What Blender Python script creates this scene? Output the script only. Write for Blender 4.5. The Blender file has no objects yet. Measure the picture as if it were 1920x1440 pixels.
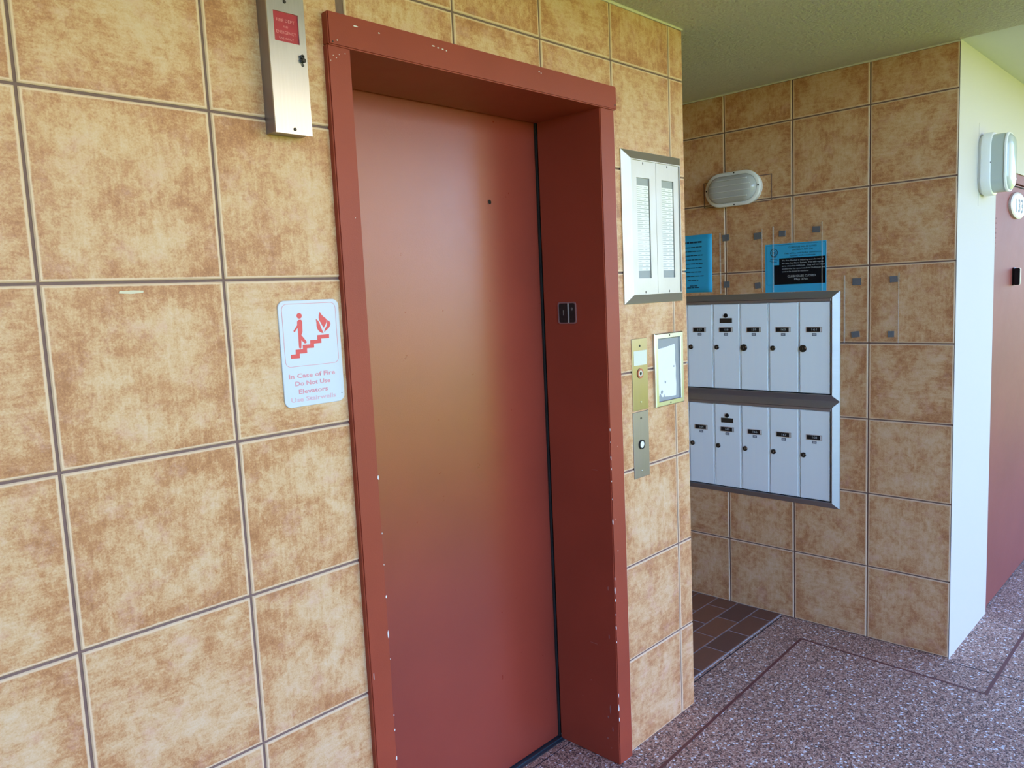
import bpy, bmesh, math, random
from mathutils import Vector, Matrix
random.seed(7)
SC = bpy.context.scene
COL = SC.collection
PI = math.pi

# ------------------------------------------------------------------ camera
cam_d = bpy.data.cameras.new('camera'); cam = bpy.data.objects.new('camera', cam_d); COL.objects.link(cam)
cam_d.sensor_width = 36.0; cam_d.lens = 36.0*1459.47/1920; cam_d.clip_start = 0.02; cam_d.clip_end = 500
_r = Vector((0.6916266, -0.72084147, -0.04516879)); _u = Vector((0.11337233, 0.04658877, 0.99245967)); _f = Vector((0.71330173, 0.6915324, -0.11394551))
_m = Matrix.Identity(4)
for i in range(3):
    _m[i][0] = _r[i]; _m[i][1] = _u[i]; _m[i][2] = -_f[i]
_m[0][3], _m[1][3], _m[2][3] = 0.50542, -1.52219, 1.60972
cam.matrix_world = _m
SC.camera = cam

# ------------------------------------------------------------------ sky, sun, exposure
W = bpy.data.worlds.new('sky'); SC.world = W; W.use_nodes = True
wn = W.node_tree.nodes; wn.clear()
sky = wn.new('ShaderNodeTexSky'); sky.sky_type = 'NISHITA'; sky.sun_disc = False
sky.sun_elevation = math.radians(46); sky.sun_rotation = math.radians(13); sky.air_density = 1.0; sky.dust_density = 0.1; sky.ozone_density = 4.0
bg = wn.new('ShaderNodeBackground'); bg.inputs['Strength'].default_value = 0.55
wo = wn.new('ShaderNodeOutputWorld')
tint = wn.new('ShaderNodeMix'); tint.data_type = 'RGBA'; tint.blend_type = 'MULTIPLY'; tint.inputs[0].default_value = 1.0; tint.inputs[7].default_value = (0.78, 0.89, 1.14, 1)
W.node_tree.links.new(sky.outputs[0], tint.inputs[6]); W.node_tree.links.new(tint.outputs[2], bg.inputs[0]); W.node_tree.links.new(bg.outputs[0], wo.inputs[0])
sun_d = bpy.data.lights.new('sun', 'SUN'); sun = bpy.data.objects.new('sun', sun_d); COL.objects.link(sun)
sun_d.energy = 9.0; sun_d.angle = math.radians(0.6); sun_d.color = (1.0, 0.95, 0.86)
sun.rotation_euler = Vector((-0.22, -0.95, -1.0)).to_track_quat('-Z', 'Y').to_euler()
SC.view_settings.view_transform = 'Standard'; SC.view_settings.look = 'None'
SC.view_settings.exposure = 1.02; SC.view_settings.gamma = 1.0; SC.view_settings.use_curve_mapping = False

# ------------------------------------------------------------------ node helpers
class NT:
    def __init__(s, name):
        s.m = bpy.data.materials.new(name); s.m.use_nodes = True
        s.t = s.m.node_tree; s.t.nodes.clear()
        s.out = s.n('ShaderNodeOutputMaterial'); s.b = s.n('ShaderNodeBsdfPrincipled')
        s.l(s.b.outputs[0], s.out.inputs[0])
    def n(s, k, **kw):
        nd = s.t.nodes.new(k)
        for a, v in kw.items(): setattr(nd, a, v)
        return nd
    def l(s, a, b): s.t.links.new(a, b)
    def sock(s, v, inp):
        if isinstance(v, (int, float)): inp.default_value = v
        elif isinstance(v, tuple): inp.default_value = v
        else: s.l(v, inp)
    def math(s, op, a, b=None, c=None, clamp=False):
        nd = s.n('ShaderNodeMath', operation=op, use_clamp=clamp)
        s.sock(a, nd.inputs[0])
        if b is not None: s.sock(b, nd.inputs[1])
        if c is not None: s.sock(c, nd.inputs[2])
        return nd.outputs[0]
    def vmath(s, op, a, b):
        nd = s.n('ShaderNodeVectorMath', operation=op); s.sock(a, nd.inputs[0]); s.sock(b, nd.inputs[1]); return nd.outputs[0]
    def noise(s, vec, scale, detail=3, rough=0.5, dist=0.0):
        nd = s.n('ShaderNodeTexNoise'); s.sock(vec, nd.inputs['Vector']); nd.inputs['Scale'].default_value = scale
        nd.inputs['Detail'].default_value = detail; nd.inputs['Roughness'].default_value = rough; nd.inputs['Distortion'].default_value = dist
        return nd.outputs['Fac']
    def ramp(s, fac, stops, interp='LINEAR'):
        nd = s.n('ShaderNodeValToRGB'); cr = nd.color_ramp; cr.interpolation = interp
        while len(cr.elements) < len(stops): cr.elements.new(0.5)
        for e, (p, c) in zip(cr.elements, stops):
            e.position = p; e.color = (c[0], c[1], c[2], 1)
        s.sock(fac, nd.inputs[0]); return nd.outputs[0]
    def mix(s, fac, a, b, blend='MIX'):
        nd = s.n('ShaderNodeMix', data_type='RGBA', blend_type=blend)
        s.sock(fac, nd.inputs[0]); s.sock(a if not isinstance(a, tuple) else a+(1,)*(4-len(a)), nd.inputs[6]); s.sock(b if not isinstance(b, tuple) else b+(1,)*(4-len(b)), nd.inputs[7])
        return nd.outputs[2]
    def sstep(s, v, a, b):
        nd = s.n('ShaderNodeMapRange', interpolation_type='SMOOTHSTEP'); s.sock(v, nd.inputs[0])
        nd.inputs[1].default_value = a; nd.inputs[2].default_value = b; return nd.outputs[0]
    def bump(s, h, strength, dist=0.002):
        nd = s.n('ShaderNodeBump'); nd.inputs['Strength'].default_value = strength; nd.inputs['Distance'].default_value = dist
        s.l(h, nd.inputs['Height']); s.l(nd.outputs[0], s.b.inputs['Normal'])
    def coord(s, k='Object'): return s.n('ShaderNodeTexCoord').outputs[k]
    def set(s, **kw):
        for a, v in kw.items():
            inp = s.b.inputs[{'base':'Base Color','rough':'Roughness','metal':'Metallic','spec':'Specular IOR Level','coat':'Coat Weight','coatr':'Coat Roughness'}[a]]
            if isinstance(v, tuple) and len(v) == 3: v = v+(1,)
            s.sock(v, inp)
        return s.m

M = {}
def plain(name, col, rough=0.5, metal=0.0, spec=0.5, grain=0.0, gs=40):
    t = NT(name)
    if grain > 0:
        n = t.noise(t.coord(), gs, 4, 0.6)
        t.set(base=t.mix(n, tuple(c*(1-grain) for c in col), tuple(min(1, c*(1+grain)) for c in col)), rough=rough, metal=metal, spec=spec)
    else: t.set(base=col, rough=rough, metal=metal, spec=spec)
    M[name] = t.m

def make_tile_mat(name, gain=1.0):
    t = NT(name)
    uv = t.coord('UV'); oi = t.n('ShaderNodeObjectInfo'); rnd = oi.outputs['Random']
    off = t.n('ShaderNodeCombineXYZ'); t.l(t.math('MULTIPLY', rnd, 37.0), off.inputs[0]); t.l(t.math('MULTIPLY', rnd, 91.0), off.inputs[1])
    p = t.vmath('ADD', uv, off.outputs[0])
    sep = t.n('ShaderNodeSeparateXYZ'); t.l(uv, sep.inputs[0])
    au = t.math('ABSOLUTE', sep.outputs[0]); av = t.math('ABSOLUTE', sep.outputs[1])
    d = t.math('DIVIDE', t.math('MAXIMUM', au, av), 0.165)
    big = t.noise(p, 9.0, 5, 0.62, 0.3)
    mid = t.noise(p, 40.0, 6, 0.75, 0.5)
    fine = t.noise(p, 260.0, 4, 0.75)
    # brush strokes: stretched along one of the two tile directions
    st1 = t.noise(t.vmath('MULTIPLY', p, (120.0, 14.0, 1.0)), 1.0, 4, 0.65)
    st2 = t.noise(t.vmath('MULTIPLY', p, (14.0, 120.0, 1.0)), 1.0, 4, 0.65)
    sel = t.math('GREATER_THAN', t.math('FRACT', t.math('MULTIPLY', rnd, 7.3)), 0.55)
    st = t.n('ShaderNodeMix', data_type='FLOAT'); t.l(sel, st.inputs[0]); t.l(st1, st.inputs[2]); t.l(st2, st.inputs[3]); st = st.outputs[0]
    f = t.math('SUBTRACT', t.math('ADD', t.math('MULTIPLY', big, 0.60), t.math('MULTIPLY', mid, 0.62)), 0.11)
    f = t.math('ADD', f, t.math('MULTIPLY', t.math('SUBTRACT', st, 0.5), 0.26))
    f = t.math('ADD', f, t.math('MULTIPLY', t.math('SUBTRACT', fine, 0.5), 0.48))
    f = t.math('ADD', f, t.math('MULTIPLY', t.math('SUBTRACT', rnd, 0.5), 0.05))
    edge = t.sstep(d, 0.55, 1.0)
    f = t.math('SUBTRACT', f, t.math('MULTIPLY', edge, 0.085))
    g = lambda c: tuple(x*gain for x in c)
    col = t.ramp(f, [(0.26, g((0.38, 0.155, 0.062))), (0.38, g((0.51, 0.235, 0.100))), (0.47, g((0.61, 0.345, 0.165))), (0.56, g((0.67, 0.430, 0.235))), (0.70, g((0.71, 0.505, 0.325)))])
    pink = t.sstep(t.noise(t.vmath('ADD', p, (5.0, 3.0, 0)), 13.0, 7, 0.78), 0.50, 0.70)
    col = t.mix(t.math('MULTIPLY', pink, 0.55), col, g((0.67, 0.39, 0.29)))
    speck = t.sstep(t.noise(p, 90.0, 5, 0.8), 0.60, 0.74)
    col = t.mix(t.math('MULTIPLY', speck, 0.30), col, g((0.25, 0.19, 0.12)))
    pale = t.sstep(t.noise(t.vmath('ADD', p, (2.0, 9.0, 0)), 120.0, 4, 0.7), 0.62, 0.72)
    col = t.mix(t.math('MULTIPLY', pale, 0.35), col, g((0.74, 0.58, 0.40)))
    rim = t.sstep(t.math('ADD', d, t.math('MULTIPLY', t.math('SUBTRACT', mid, 0.5), 0.02)), 0.955, 0.972)
    col = t.mix(t.math('MULTIPLY', rim, 0.9), col, g((0.77, 0.56, 0.37)))
    t.set(base=col, rough=t.math('ADD', 0.34, t.math('MULTIPLY', mid, 0.2)), spec=0.42)
    t.bump(t.math('ADD', st, t.math('MULTIPLY', mid, 0.6)), 0.22, 0.0012)
    return t.m
M['tile'] = make_tile_mat('glazed_stone_tile')
plain('grout', (0.20, 0.12, 0.10), 0.9, grain=0.25, gs=60)

def make_red(name, base, rough, bs, bumps, spec=0.5):
    t = NT(name); c = t.coord()
    n1 = t.noise(c, 2.3, 4, 0.6); n2 = t.noise(c, bs, 3, 0.6); n3 = t.noise(c, 18.0, 5, 0.7)
    col = t.mix(t.sstep(n1, 0.3, 0.7), tuple(x*0.93 for x in base), tuple(x*1.07 for x in base))
    t.set(base=col, rough=t.math('ADD', rough-0.04, t.math('MULTIPLY', n3, 0.08)), spec=0.5)
    t.b.inputs['Specular IOR Level'].default_value = spec
    t.bump(n2, bumps, 0.0006); return t.m
M['red_frame'] = make_red('red_brown_frame_paint', (0.31, 0.050, 0.025), 0.46, 420.0, 0.35, 0.36)
M['red_door'] = make_red('red_brown_door_paint', (0.28, 0.043, 0.025), 0.29, 430.0, 0.30, 1.0)
M['red_unit'] = make_red('dusty_red_door_paint', (0.24, 0.062, 0.050), 0.55, 420.0, 0.2, 0.22)
plain('primer', (0.75, 0.72, 0.70), 0.8)
plain('black', (0.008, 0.008, 0.009), 0.5)
plain('dark_gap', (0.01, 0.008, 0.008), 0.9)

def make_terrazzo():
    t = NT('terrazzo'); c = t.coord()
    def chips(scale, off):
        v = t.n('ShaderNodeTexVoronoi'); t.sock(t.vmath('ADD', c, off), v.inputs['Vector']); v.inputs['Scale'].default_value = scale
        v2 = t.n('ShaderNodeTexVoronoi', feature='DISTANCE_TO_EDGE'); t.sock(t.vmath('ADD', c, off), v2.inputs['Vector']); v2.inputs['Scale'].default_value = scale
        s = t.n('ShaderNodeSeparateColor'); t.l(v.outputs['Color'], s.inputs[0]); return s.outputs[0], s.outputs[1], v2.outputs['Distance']
    base = t.mix(t.noise(c, 3.0, 4, 0.6), (0.38, 0.195, 0.135), (0.46, 0.25, 0.175))
    r1, g1, d1 = chips(190.0, (3.1, 1.7, 0.4))
    col = t.mix(t.math('MULTIPLY', t.math('LESS_THAN', r1, 0.34), t.sstep(d1, 0.03, 0.10)), base, (0.085, 0.05, 0.042))
    col = t.mix(t.math('MULTIPLY', t.math('GREATER_THAN', r1, 0.72), t.sstep(d1, 0.03, 0.12)), col, (0.70, 0.50, 0.385))
    r2, g2, d2 = chips(115.0, (0.3, 7.7, 2.4))
    col = t.mix(t.math('MULTIPLY', t.math('GREATER_THAN', r2, 0.91), t.sstep(d2, 0.06, 0.14)), col, (0.86, 0.82, 0.80))
    col = t.mix(t.math('MULTIPLY', t.math('LESS_THAN', r2, 0.05), t.sstep(d2, 0.06, 0.14)), col, (0.20, 0.10, 0.09))
    t.set(base=col, rough=0.55, spec=0.25)
    t.bump(t.noise(c, 300.0, 2), 0.12, 0.0006); return t.m
M['terrazzo'] = make_terrazzo()

def make_plaster(name, col, sc, strength, dist, detail=4):
    t = NT(name); c = t.coord()
    n = t.noise(c, sc, detail, 0.62)
    t.set(base=t.mix(t.noise(c, 1.3, 3), tuple(x*0.96 for x in col), col), rough=0.88, spec=0.25)
    t.bump(n, strength, dist); return t.m
M['popcorn'] = make_plaster('popcorn_ceiling', (0.88, 0.82, 0.75), 62.0, 1.0, 0.035, 5)
M['smooth_ceiling'] = make_plaster('smooth_ceiling', (0.72, 0.715, 0.68), 30.0, 0.15, 0.002)
M['white_wall'] = make_plaster('white_wall_paint', (0.61, 0.58, 0.555), 22.0, 0.12, 0.002)
M['cream_wall'] = make_plaster('cream_wall_paint', (0.62, 0.46, 0.30), 30.0, 0.2, 0.002)
M['shade_block'] = make_plaster('shade_block_brown', (0.20, 0.13, 0.09), 30.0, 0.2, 0.002)  # dark brown for the added block that cuts light from the left
M['caulk'] = make_plaster('caulk', (0.74, 0.70, 0.58), 60.0, 0.3, 0.002)

def make_steel(name, col, rough, axis=0, streak=0.10):
    t = NT(name); c = t.coord()
    sv = (380.0, 380.0, 5.0) if axis == 0 else (5.0, 5.0, 380.0)
    n = t.noise(t.vmath('MULTIPLY', c, sv), 1.0, 3, 0.6); n2 = t.noise(c, 14.0, 4, 0.6)
    cc = t.mix(n, tuple(x*(1-streak) for x in col), tuple(min(1, x*(1+streak)) for x in col))
    t.set(base=cc, rough=t.math('ADD', rough-0.06, t.math('MULTIPLY', n2, 0.14)), metal=1.0)
    t.bump(n, 0.06, 0.0004); return t.m
M['steel'] = make_steel('brushed_steel', (0.56, 0.57, 0.58), 0.30)
M['steel_dark'] = make_steel('aged_grey_steel', (0.34, 0.31, 0.34), 0.40)
M['brass_steel'] = make_steel('yellowed_steel', (0.36, 0.30, 0.23), 0.30)
M['alu'] = make_steel('satin_aluminium', (0.62, 0.63, 0.62), 0.38, 0, 0.05)
M['dir_alu'] = make_steel('directory_aluminium', (0.55, 0.53, 0.50), 0.48, 0, 0.05)
M['alu_frame'] = make_steel('anodised_frame', (0.46, 0.48, 0.53), 0.5, 1, 0.06)
def make_mail():
    t = NT('silver_mailbox_face'); c = t.coord()
    n = t.noise(t.vmath('MULTIPLY', c, (60.0, 60.0, 2.5)), 1.0, 4, 0.6)
    n2 = t.noise(c, 5.0, 4, 0.6)
    col = t.mix(n, (0.88, 0.94, 1.0), (0.94, 0.98, 1.0)); col = t.mix(t.math('MULTIPLY', n2, 0.35), col, (0.88, 0.92, 0.98))
    t.set(base=col, rough=0.85, metal=0.6, spec=0.5); t.b.inputs['Anisotropic'].default_value = 0.9
    tg = t.n('ShaderNodeTangent', direction_type='RADIAL', axis='Z'); t.l(tg.outputs[0], t.b.inputs['Tangent']); return t.m
M['mail_face'] = make_mail()
plain('screw_dark', (0.06, 0.055, 0.05), 0.4, 0.8)
plain('screw_light', (0.6, 0.58, 0.52), 0.3, 1.0)
plain('lock_metal', (0.07, 0.072, 0.065), 0.35, 0.7)
plain('paper_white', (0.82, 0.83, 0.84), 0.7, grain=0.03)
plain('paper_list', (0.90, 0.91, 0.90), 0.6)
plain('print_grey', (0.42, 0.42, 0.42), 0.7)
plain('name_ink', (0.62, 0.63, 0.62), 0.6)
plain('label_grey', (0.34, 0.36, 0.36), 0.5)
plain('label_cream', (0.70, 0.72, 0.60), 0.5)
plain('blue_paper', (0.03, 0.44, 0.78), 0.55, grain=0.06, gs=9)
plain('print_black', (0.004, 0.005, 0.009), 0.8, spec=0.05)
plain('print_blue_dark', (0.005, 0.05, 0.10), 0.6)
plain('print_pale', (0.50, 0.56, 0.60), 0.6)
plain('sign_white', (0.60, 0.66, 0.74), 0.22, spec=0.5)
plain('sign_red', (0.72, 0.075, 0.085), 0.4)
plain('sign_pink', (0.68, 0.28, 0.34), 0.4)
plain('sign_pale_pink', (0.66, 0.42, 0.50), 0.4)
plain('red_window', (0.42, 0.035, 0.05), 0.3, grain=0.25, gs=60)
plain('window_letter', (0.72, 0.26, 0.27), 0.5)
plain('orange_ring', (0.50, 0.13, 0.055), 0.4)
plain('button_white', (0.86, 0.86, 0.85), 0.25)
plain('lamp_white', (0.86, 0.86, 0.86), 0.35)
plain('lamp_lens', (0.50, 0.51, 0.52), 0.16, spec=0.55)
plain('lamp_rib', (0.66, 0.67, 0.67), 0.16, spec=0.6)
plain('lamp_lens_pale', (0.50, 0.55, 0.54), 0.10, spec=0.55)
plain('velcro', (0.145, 0.15, 0.165), 0.85, grain=0.15, gs=200)
plain('divider_red', (0.155, 0.045, 0.035), 0.6, grain=0.2, gs=30)
plain('joint_dark', (0.018, 0.015, 0.02), 0.9)
plain('sill_metal', (0.10, 0.16, 0.20), 0.35, 0.8)
plain('plaque_white', (0.84, 0.85, 0.84), 0.3)
plain('plaque_rim', (0.55, 0.47, 0.46), 0.4)
plain('number_ink', (0.07, 0.065, 0.065), 0.5)
plain('black_metal', (0.015, 0.015, 0.017), 0.3, 0.6)
plain('sticker', (0.09, 0.12, 0.17), 0.5)
plain('sticker_print', (0.45, 0.48, 0.52), 0.5)
plain('ring_pale', (0.60, 0.56, 0.45), 0.4)
plain('dirty_plate', (0.02, 0.02, 0.021), 0.3, 0.4, grain=0.6, gs=150)
plain('plate_rim', (0.30, 0.17, 0.17), 0.4, 0.3)
plain('residue', (0.72, 0.64, 0.45), 0.7)
plain('backing_grey', (0.30, 0.32, 0.33), 0.5)
def make_quarry():
    t = NT('quarry_tile'); c = t.coord(); oi = t.n('ShaderNodeObjectInfo'); r = oi.outputs['Random']
    col = t.ramp(r, [(0.0, (0.14, 0.062, 0.042)), (0.5, (0.20, 0.080, 0.046)), (1.0, (0.26, 0.100, 0.048))])
    col = t.mix(t.math('MULTIPLY', t.noise(c, 25.0, 4, 0.6), 0.5), col, (0.13, 0.062, 0.046))
    t.set(base=col, rough=0.5, spec=0.4); t.bump(t.noise(c, 80.0, 3), 0.1, 0.001); return t.m
M['quarry'] = make_quarry()
plain('quarry_grout', (0.34, 0.30, 0.31), 0.9, grain=0.5, gs=12)
def make_grass():
    t = NT('sunlit_lawn'); c = t.coord()
    col = t.mix(t.noise(c, 0.35, 5, 0.6), (0.24, 0.27, 0.020), (0.34, 0.36, 0.035))
    col = t.mix(t.math('MULTIPLY', t.noise(c, 40.0, 3), 0.5), col, (0.17, 0.20, 0.015))
    t.set(base=col, rough=0.9, spec=0.1); return t.m
M['grass'] = make_grass()
def make_clear():
    t = NT('clear_plastic'); t.t.nodes.remove(t.b)
    tr = t.n('ShaderNodeBsdfTransparent'); tr.inputs[0].default_value = (0.99, 0.99, 0.99, 1)
    gl = t.n('ShaderNodeBsdfGlossy'); gl.inputs['Roughness'].default_value = 0.12
    df = t.n('ShaderNodeBsdfDiffuse'); df.inputs[0].default_value = (0.6, 0.58, 0.55, 1)
    m1 = t.n('ShaderNodeMixShader'); m1.inputs[0].default_value = 0.002; t.l(tr.outputs[0], m1.inputs[1]); t.l(df.outputs[0], m1.inputs[2])
    m2 = t.n('ShaderNodeMixShader'); m2.inputs[0].default_value = 0.010; t.l(m1.outputs[0], m2.inputs[1]); t.l(gl.outputs[0], m2.inputs[2])
    t.l(m2.outputs[0], t.out.inputs[0]); return t.m
M['clear'] = make_clear()
def make_edge():
    t = NT('clear_plastic_edge'); t.t.nodes.remove(t.b)
    tr = t.n('ShaderNodeBsdfTransparent'); df = t.n('ShaderNodeBsdfDiffuse'); df.inputs[0].default_value = (0.8, 0.77, 0.7, 1)
    m1 = t.n('ShaderNodeMixShader'); m1.inputs[0].default_value = 0.26; t.l(tr.outputs[0], m1.inputs[1]); t.l(df.outputs[0], m1.inputs[2])
    t.l(m1.outputs[0], t.out.inputs[0]); return t.m
M['clear_edge'] = make_edge()

# ------------------------------------------------------------------ mesh helpers
def B(): return bmesh.new()
def box(bm, x0, x1, y0, y1, z0, z1):
    v = [bm.verts.new((x, y, z)) for x in (x0, x1) for y in (y0, y1) for z in (z0, z1)]
    for f in ((0,1,3,2),(4,6,7,5),(0,4,5,1),(2,3,7,6),(0,2,6,4),(1,5,7,3)): bm.faces.new([v[i] for i in f])
    return bm
def cbox(bm, x0, x1, z0, z1, d0, d1, c):
    """plate on a wall: front at y=-d1, back at y=-d0, front edges chamfered by c"""
    o = [(x0,z0),(x1,z0),(x1,z1),(x0,z1)]; i = [(x0+c,z0+c),(x1-c,z0+c),(x1-c,z1-c),(x0+c,z1-c)]
    a = [bm.verts.new((x,-d0,z)) for x,z in o]; b = [bm.verts.new((x,-(d1-c),z)) for x,z in o]; t = [bm.verts.new((x,-d1,z)) for x,z in i]
    bm.faces.new(t); bm.faces.new(a[::-1])
    for k in range(4):
        n = (k+1)%4; bm.faces.new((a[k],a[n],b[n],b[k])); bm.faces.new((b[k],b[n],t[n],t[k]))
    return bm
def rrect(w, h, r, n=8):
    r = min(r, w/2-1e-5, h/2-1e-5); pts = []
    for cx, cz, a0 in ((w/2-r,h/2-r,0),(-w/2+r,h/2-r,PI/2),(-w/2+r,-h/2+r,PI),(w/2-r,-h/2+r,1.5*PI)):
        for k in range(n+1):
            a = a0+PI/2*k/n; pts.append((cx+r*math.cos(a), cz+r*math.sin(a)))
    return pts
def ell(w, h, n=28): return [(w/2*math.cos(2*PI*k/n), h/2*math.sin(2*PI*k/n)) for k in range(n)]
def loft(bm, rings, cx=0, cz=0, cap0=False, cap1=True):
    """rings: list of (points, depth) growing outward from the wall"""
    vs = [[bm.verts.new((cx+x, -d, cz+z)) for x, z in p] for p, d in rings]
    n = len(vs[0])
    for a, b in zip(vs, vs[1:]):
        for k in range(n): bm.faces.new((a[k], a[(k+1)%n], b[(k+1)%n], b[k]))
    if cap1: bm.faces.new(vs[-1])
    if cap0: bm.faces.new(vs[0][::-1])
    return bm
def prism(bm, pts, d0, d1, cx=0, cz=0):
    ar = sum(pts[i][0]*pts[(i+1)%len(pts)][1]-pts[(i+1)%len(pts)][0]*pts[i][1] for i in range(len(pts)))
    if ar < 0: pts = pts[::-1]
    return loft(bm, [(pts, d0), (pts, d1)], cx, cz, True, True)
def disc(bm, cx, cz, r, d0, d1, n=16, c=0.0):
    rings = [(ell(2*r,2*r,n), d0), (ell(2*r,2*r,n), d1-c)]
    if c > 0: rings.append((ell(2*(r-c),2*(r-c),n), d1))
    return loft(bm, rings, cx, cz, True, True)
def ring(bm, cx, cz, ro, ri, d0, d1, n=24):
    return loft(bm, [(ell(2*ro,2*ro,n),d0),(ell(2*ro,2*ro,n),d1),(ell(2*ri,2*ri,n),d1),(ell(2*ri,2*ri,n),d0)], cx, cz, False, False)
def frame(bm, w, h, prof, cx=0, cz=0):
    """mitred rectangular frame; prof = list of (inset, depth)"""
    vs = [[bm.verts.new((cx+sx*(w/2-i), -d, cz+sz*(h/2-i))) for sx, sz in ((-1,-1),(1,-1),(1,1),(-1,1))] for i, d in prof]
    for a, b in zip(vs, vs[1:]):
        for k in range(4): bm.faces.new((a[k], a[(k+1)%4], b[(k+1)%4], b[k]))
    return bm
def rail(bm, w, h, prof, side, cx=0, cz=0):
    """one mitred rail of that frame: side 0 bottom, 1 right, 2 top, 3 left"""
    cs = ((-1,-1),(1,-1),(1,1),(-1,1)); c0, c1 = cs[side], cs[(side+1)%4]
    va = [bm.verts.new((cx+c0[0]*(w/2-i), -d, cz+c0[1]*(h/2-i))) for i, d in prof]
    vb = [bm.verts.new((cx+c1[0]*(w/2-i), -d, cz+c1[1]*(h/2-i))) for i, d in prof]
    for k in range(len(prof)-1): bm.faces.new((va[k], vb[k], vb[k+1], va[k+1]))
    bm.faces.new(va[::-1]); bm.faces.new(vb)
    bm.faces.new((va[-1], vb[-1], vb[0], va[0]))
    return bm
def obj(name, bm, mat, parent=None, smooth=False, norm=True):
    if norm: bmesh.ops.recalc_face_normals(bm, faces=bm.faces)
    me = bpy.data.meshes.new(name); bm.to_mesh(me); bm.free()
    if smooth:
        for p in me.polygons: p.use_smooth = True
    return link(name, me, mat, parent)
def link(name, me, mat, parent=None):
    if mat and not me.materials: me.materials.append(M[mat])
    o = bpy.data.objects.new(name, me); COL.objects.link(o)
    if parent: o.parent = parent
    return o
def autosmooth(o, deg=35):
    me = o.data
    for p in me.polygons: p.use_smooth = True
    bm = bmesh.new(); bm.from_mesh(me)
    for e in bm.edges:
        if len(e.link_faces) == 2 and e.calc_face_angle(0) > math.radians(deg): e.smooth = False
    bm.to_mesh(me); bm.free(); return o
def tag(o, label, cat, group=None):
    o['label'] = label; o['category'] = cat
    if group: o['group'] = group
    return o
def thing(name, label, cat, loc, rz=0.0, group=None):
    o = bpy.data.objects.new(name, None); COL.objects.link(o); o.empty_display_size = 0.05
    o.location = loc; o.rotation_euler = (0, 0, rz); return tag(o, label, cat, group)
def struct(name, bm, mat, label=None):
    o = obj(name, bm, mat); o['kind'] = 'structure'
    if label: o['label'] = label
    return o
def text(name, txt, cap, mat, parent, x, z, d, width=None, align='CENTER', bold=0.0, sp=1.0):
    cu = bpy.data.curves.new(name, 'FONT'); cu.body = txt; cu.size = cap/0.72; cu.align_x = align; cu.resolution_u = 2
    cu.offset = bold*cap; cu.space_line = sp
    o = bpy.data.objects.new(name, cu); COL.objects.link(o)
    dg = bpy.context.evaluated_depsgraph_get(); me = bpy.data.meshes.new_from_object(o.evaluated_get(dg))
    bpy.data.objects.remove(o); bpy.data.curves.remove(cu)
    xs = [v.co.x for v in me.vertices]; k = 1.0
    if width and xs: k = width/max(1e-6, max(xs)-min(xs))
    for v in me.vertices: v.co = Vector((x+v.co.x*k, -d, z+v.co.y))
    me.name = name; me.materials.clear()
    return link(name, me, mat, parent)

BX, YW = 3.995, -0.633
P = 0.333; Z0 = 2.331; HC = 2.51
AX0, AP = 0.9165, 0.3345
BP = 0.336
AR = 3.013
RB = -PI/2            # things on the mailbox wall turn this far
OPL, OPR, OPT = 1.587, 2.506, 2.172     # elevator opening
DY = 0.262                              # elevator door plane

# ------------------------------------------------------------------ setting: floor, ceiling, walls
bm = B(); box(bm, -5, 10, -1.70, 6, -0.15, 0); floor = struct('floor', bm, 'terrazzo', 'mauve grey terrazzo walkway floor with pale chips')
bm = B(); box(bm, -70, 90, -130, -1.70, -0.4, -0.13); ground = struct('ground', bm, 'grass', 'sunlit lawn outside the walkway')
bm = B(); box(bm, -5, BX, -1.66, 6, HC, HC+0.22); struct('ceiling', bm, 'popcorn', 'rough textured pale ceiling in front of the elevator')
bm = B(); box(bm, BX, 10, -1.66, 6, HC, HC+0.22); struct('ceiling.001', bm, 'smooth_ceiling', 'smoother ceiling beside the white wall')
bm = B(); box(bm, 3, 31, -42, -30, -0.4, 12.0); struct('wall_opposite', bm, 'cream_wall', 'sunlit cream building across the lawn')
bm = B(); box(bm, -5.0, -3.0, -6.5, 0.24, -0.4, 5.5); struct('wall_shade_block', bm, 'shade_block', 'unseen brown block added to shade the left end of the walkway')  # out-of-view mass, added to keep left-hand light off the mailbox wall and jamb
# elevator wall with its opening (grout bed 4 mm behind the tile faces)
GY = 0.0035
bm = B()
box(bm, -5, OPL-0.012, GY, 0.24, 0, HC); box(bm, OPR+0.012, AR-GY, GY, 0.24, 0, HC); box(bm, OPL-0.012, OPR+0.012, GY, 0.24, OPT+0.012, HC)
wall_left = struct('wall_left', bm, 'grout', 'tan stone tiled elevator wall')
bm = B(); box(bm, 2.90, AR-GY, 0.24, 1.46, 0, HC); wall_inner = struct('wall_inner', bm, 'grout', 'tiled return wall of the mail recess')
bm = B(); box(bm, BX+GY, BX+0.15, YW+0.12, 1.46, 0, HC); box(bm, BX+GY, BX+0.006, YW+0.0025, YW+0.12, 0, HC); wall_right = struct('wall_right', bm, 'grout', 'tan stone tiled wall behind the mailboxes')
bm = B(); box(bm, 2.90, BX+0.15, 1.46, 1.6, 0, HC); struct('wall_back', bm, 'cream_wall', 'plain back wall of the mail recess')
D2L, D2R, D2T = 4.592, 5.60, 2.082
bm = B(); box(bm, BX+0.006, D2L, YW, YW+0.12, 0, HC); box(bm, BX+0.0005, BX+0.006, YW, YW+0.002, 0, HC); box(bm, D2R, 10, YW, YW+0.12, 0, HC); box(bm, D2L, D2R, YW, YW+0.12, D2T, HC)
wall_far = struct('wall_far', bm, 'white_wall', 'white painted wall around the unit door')
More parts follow.
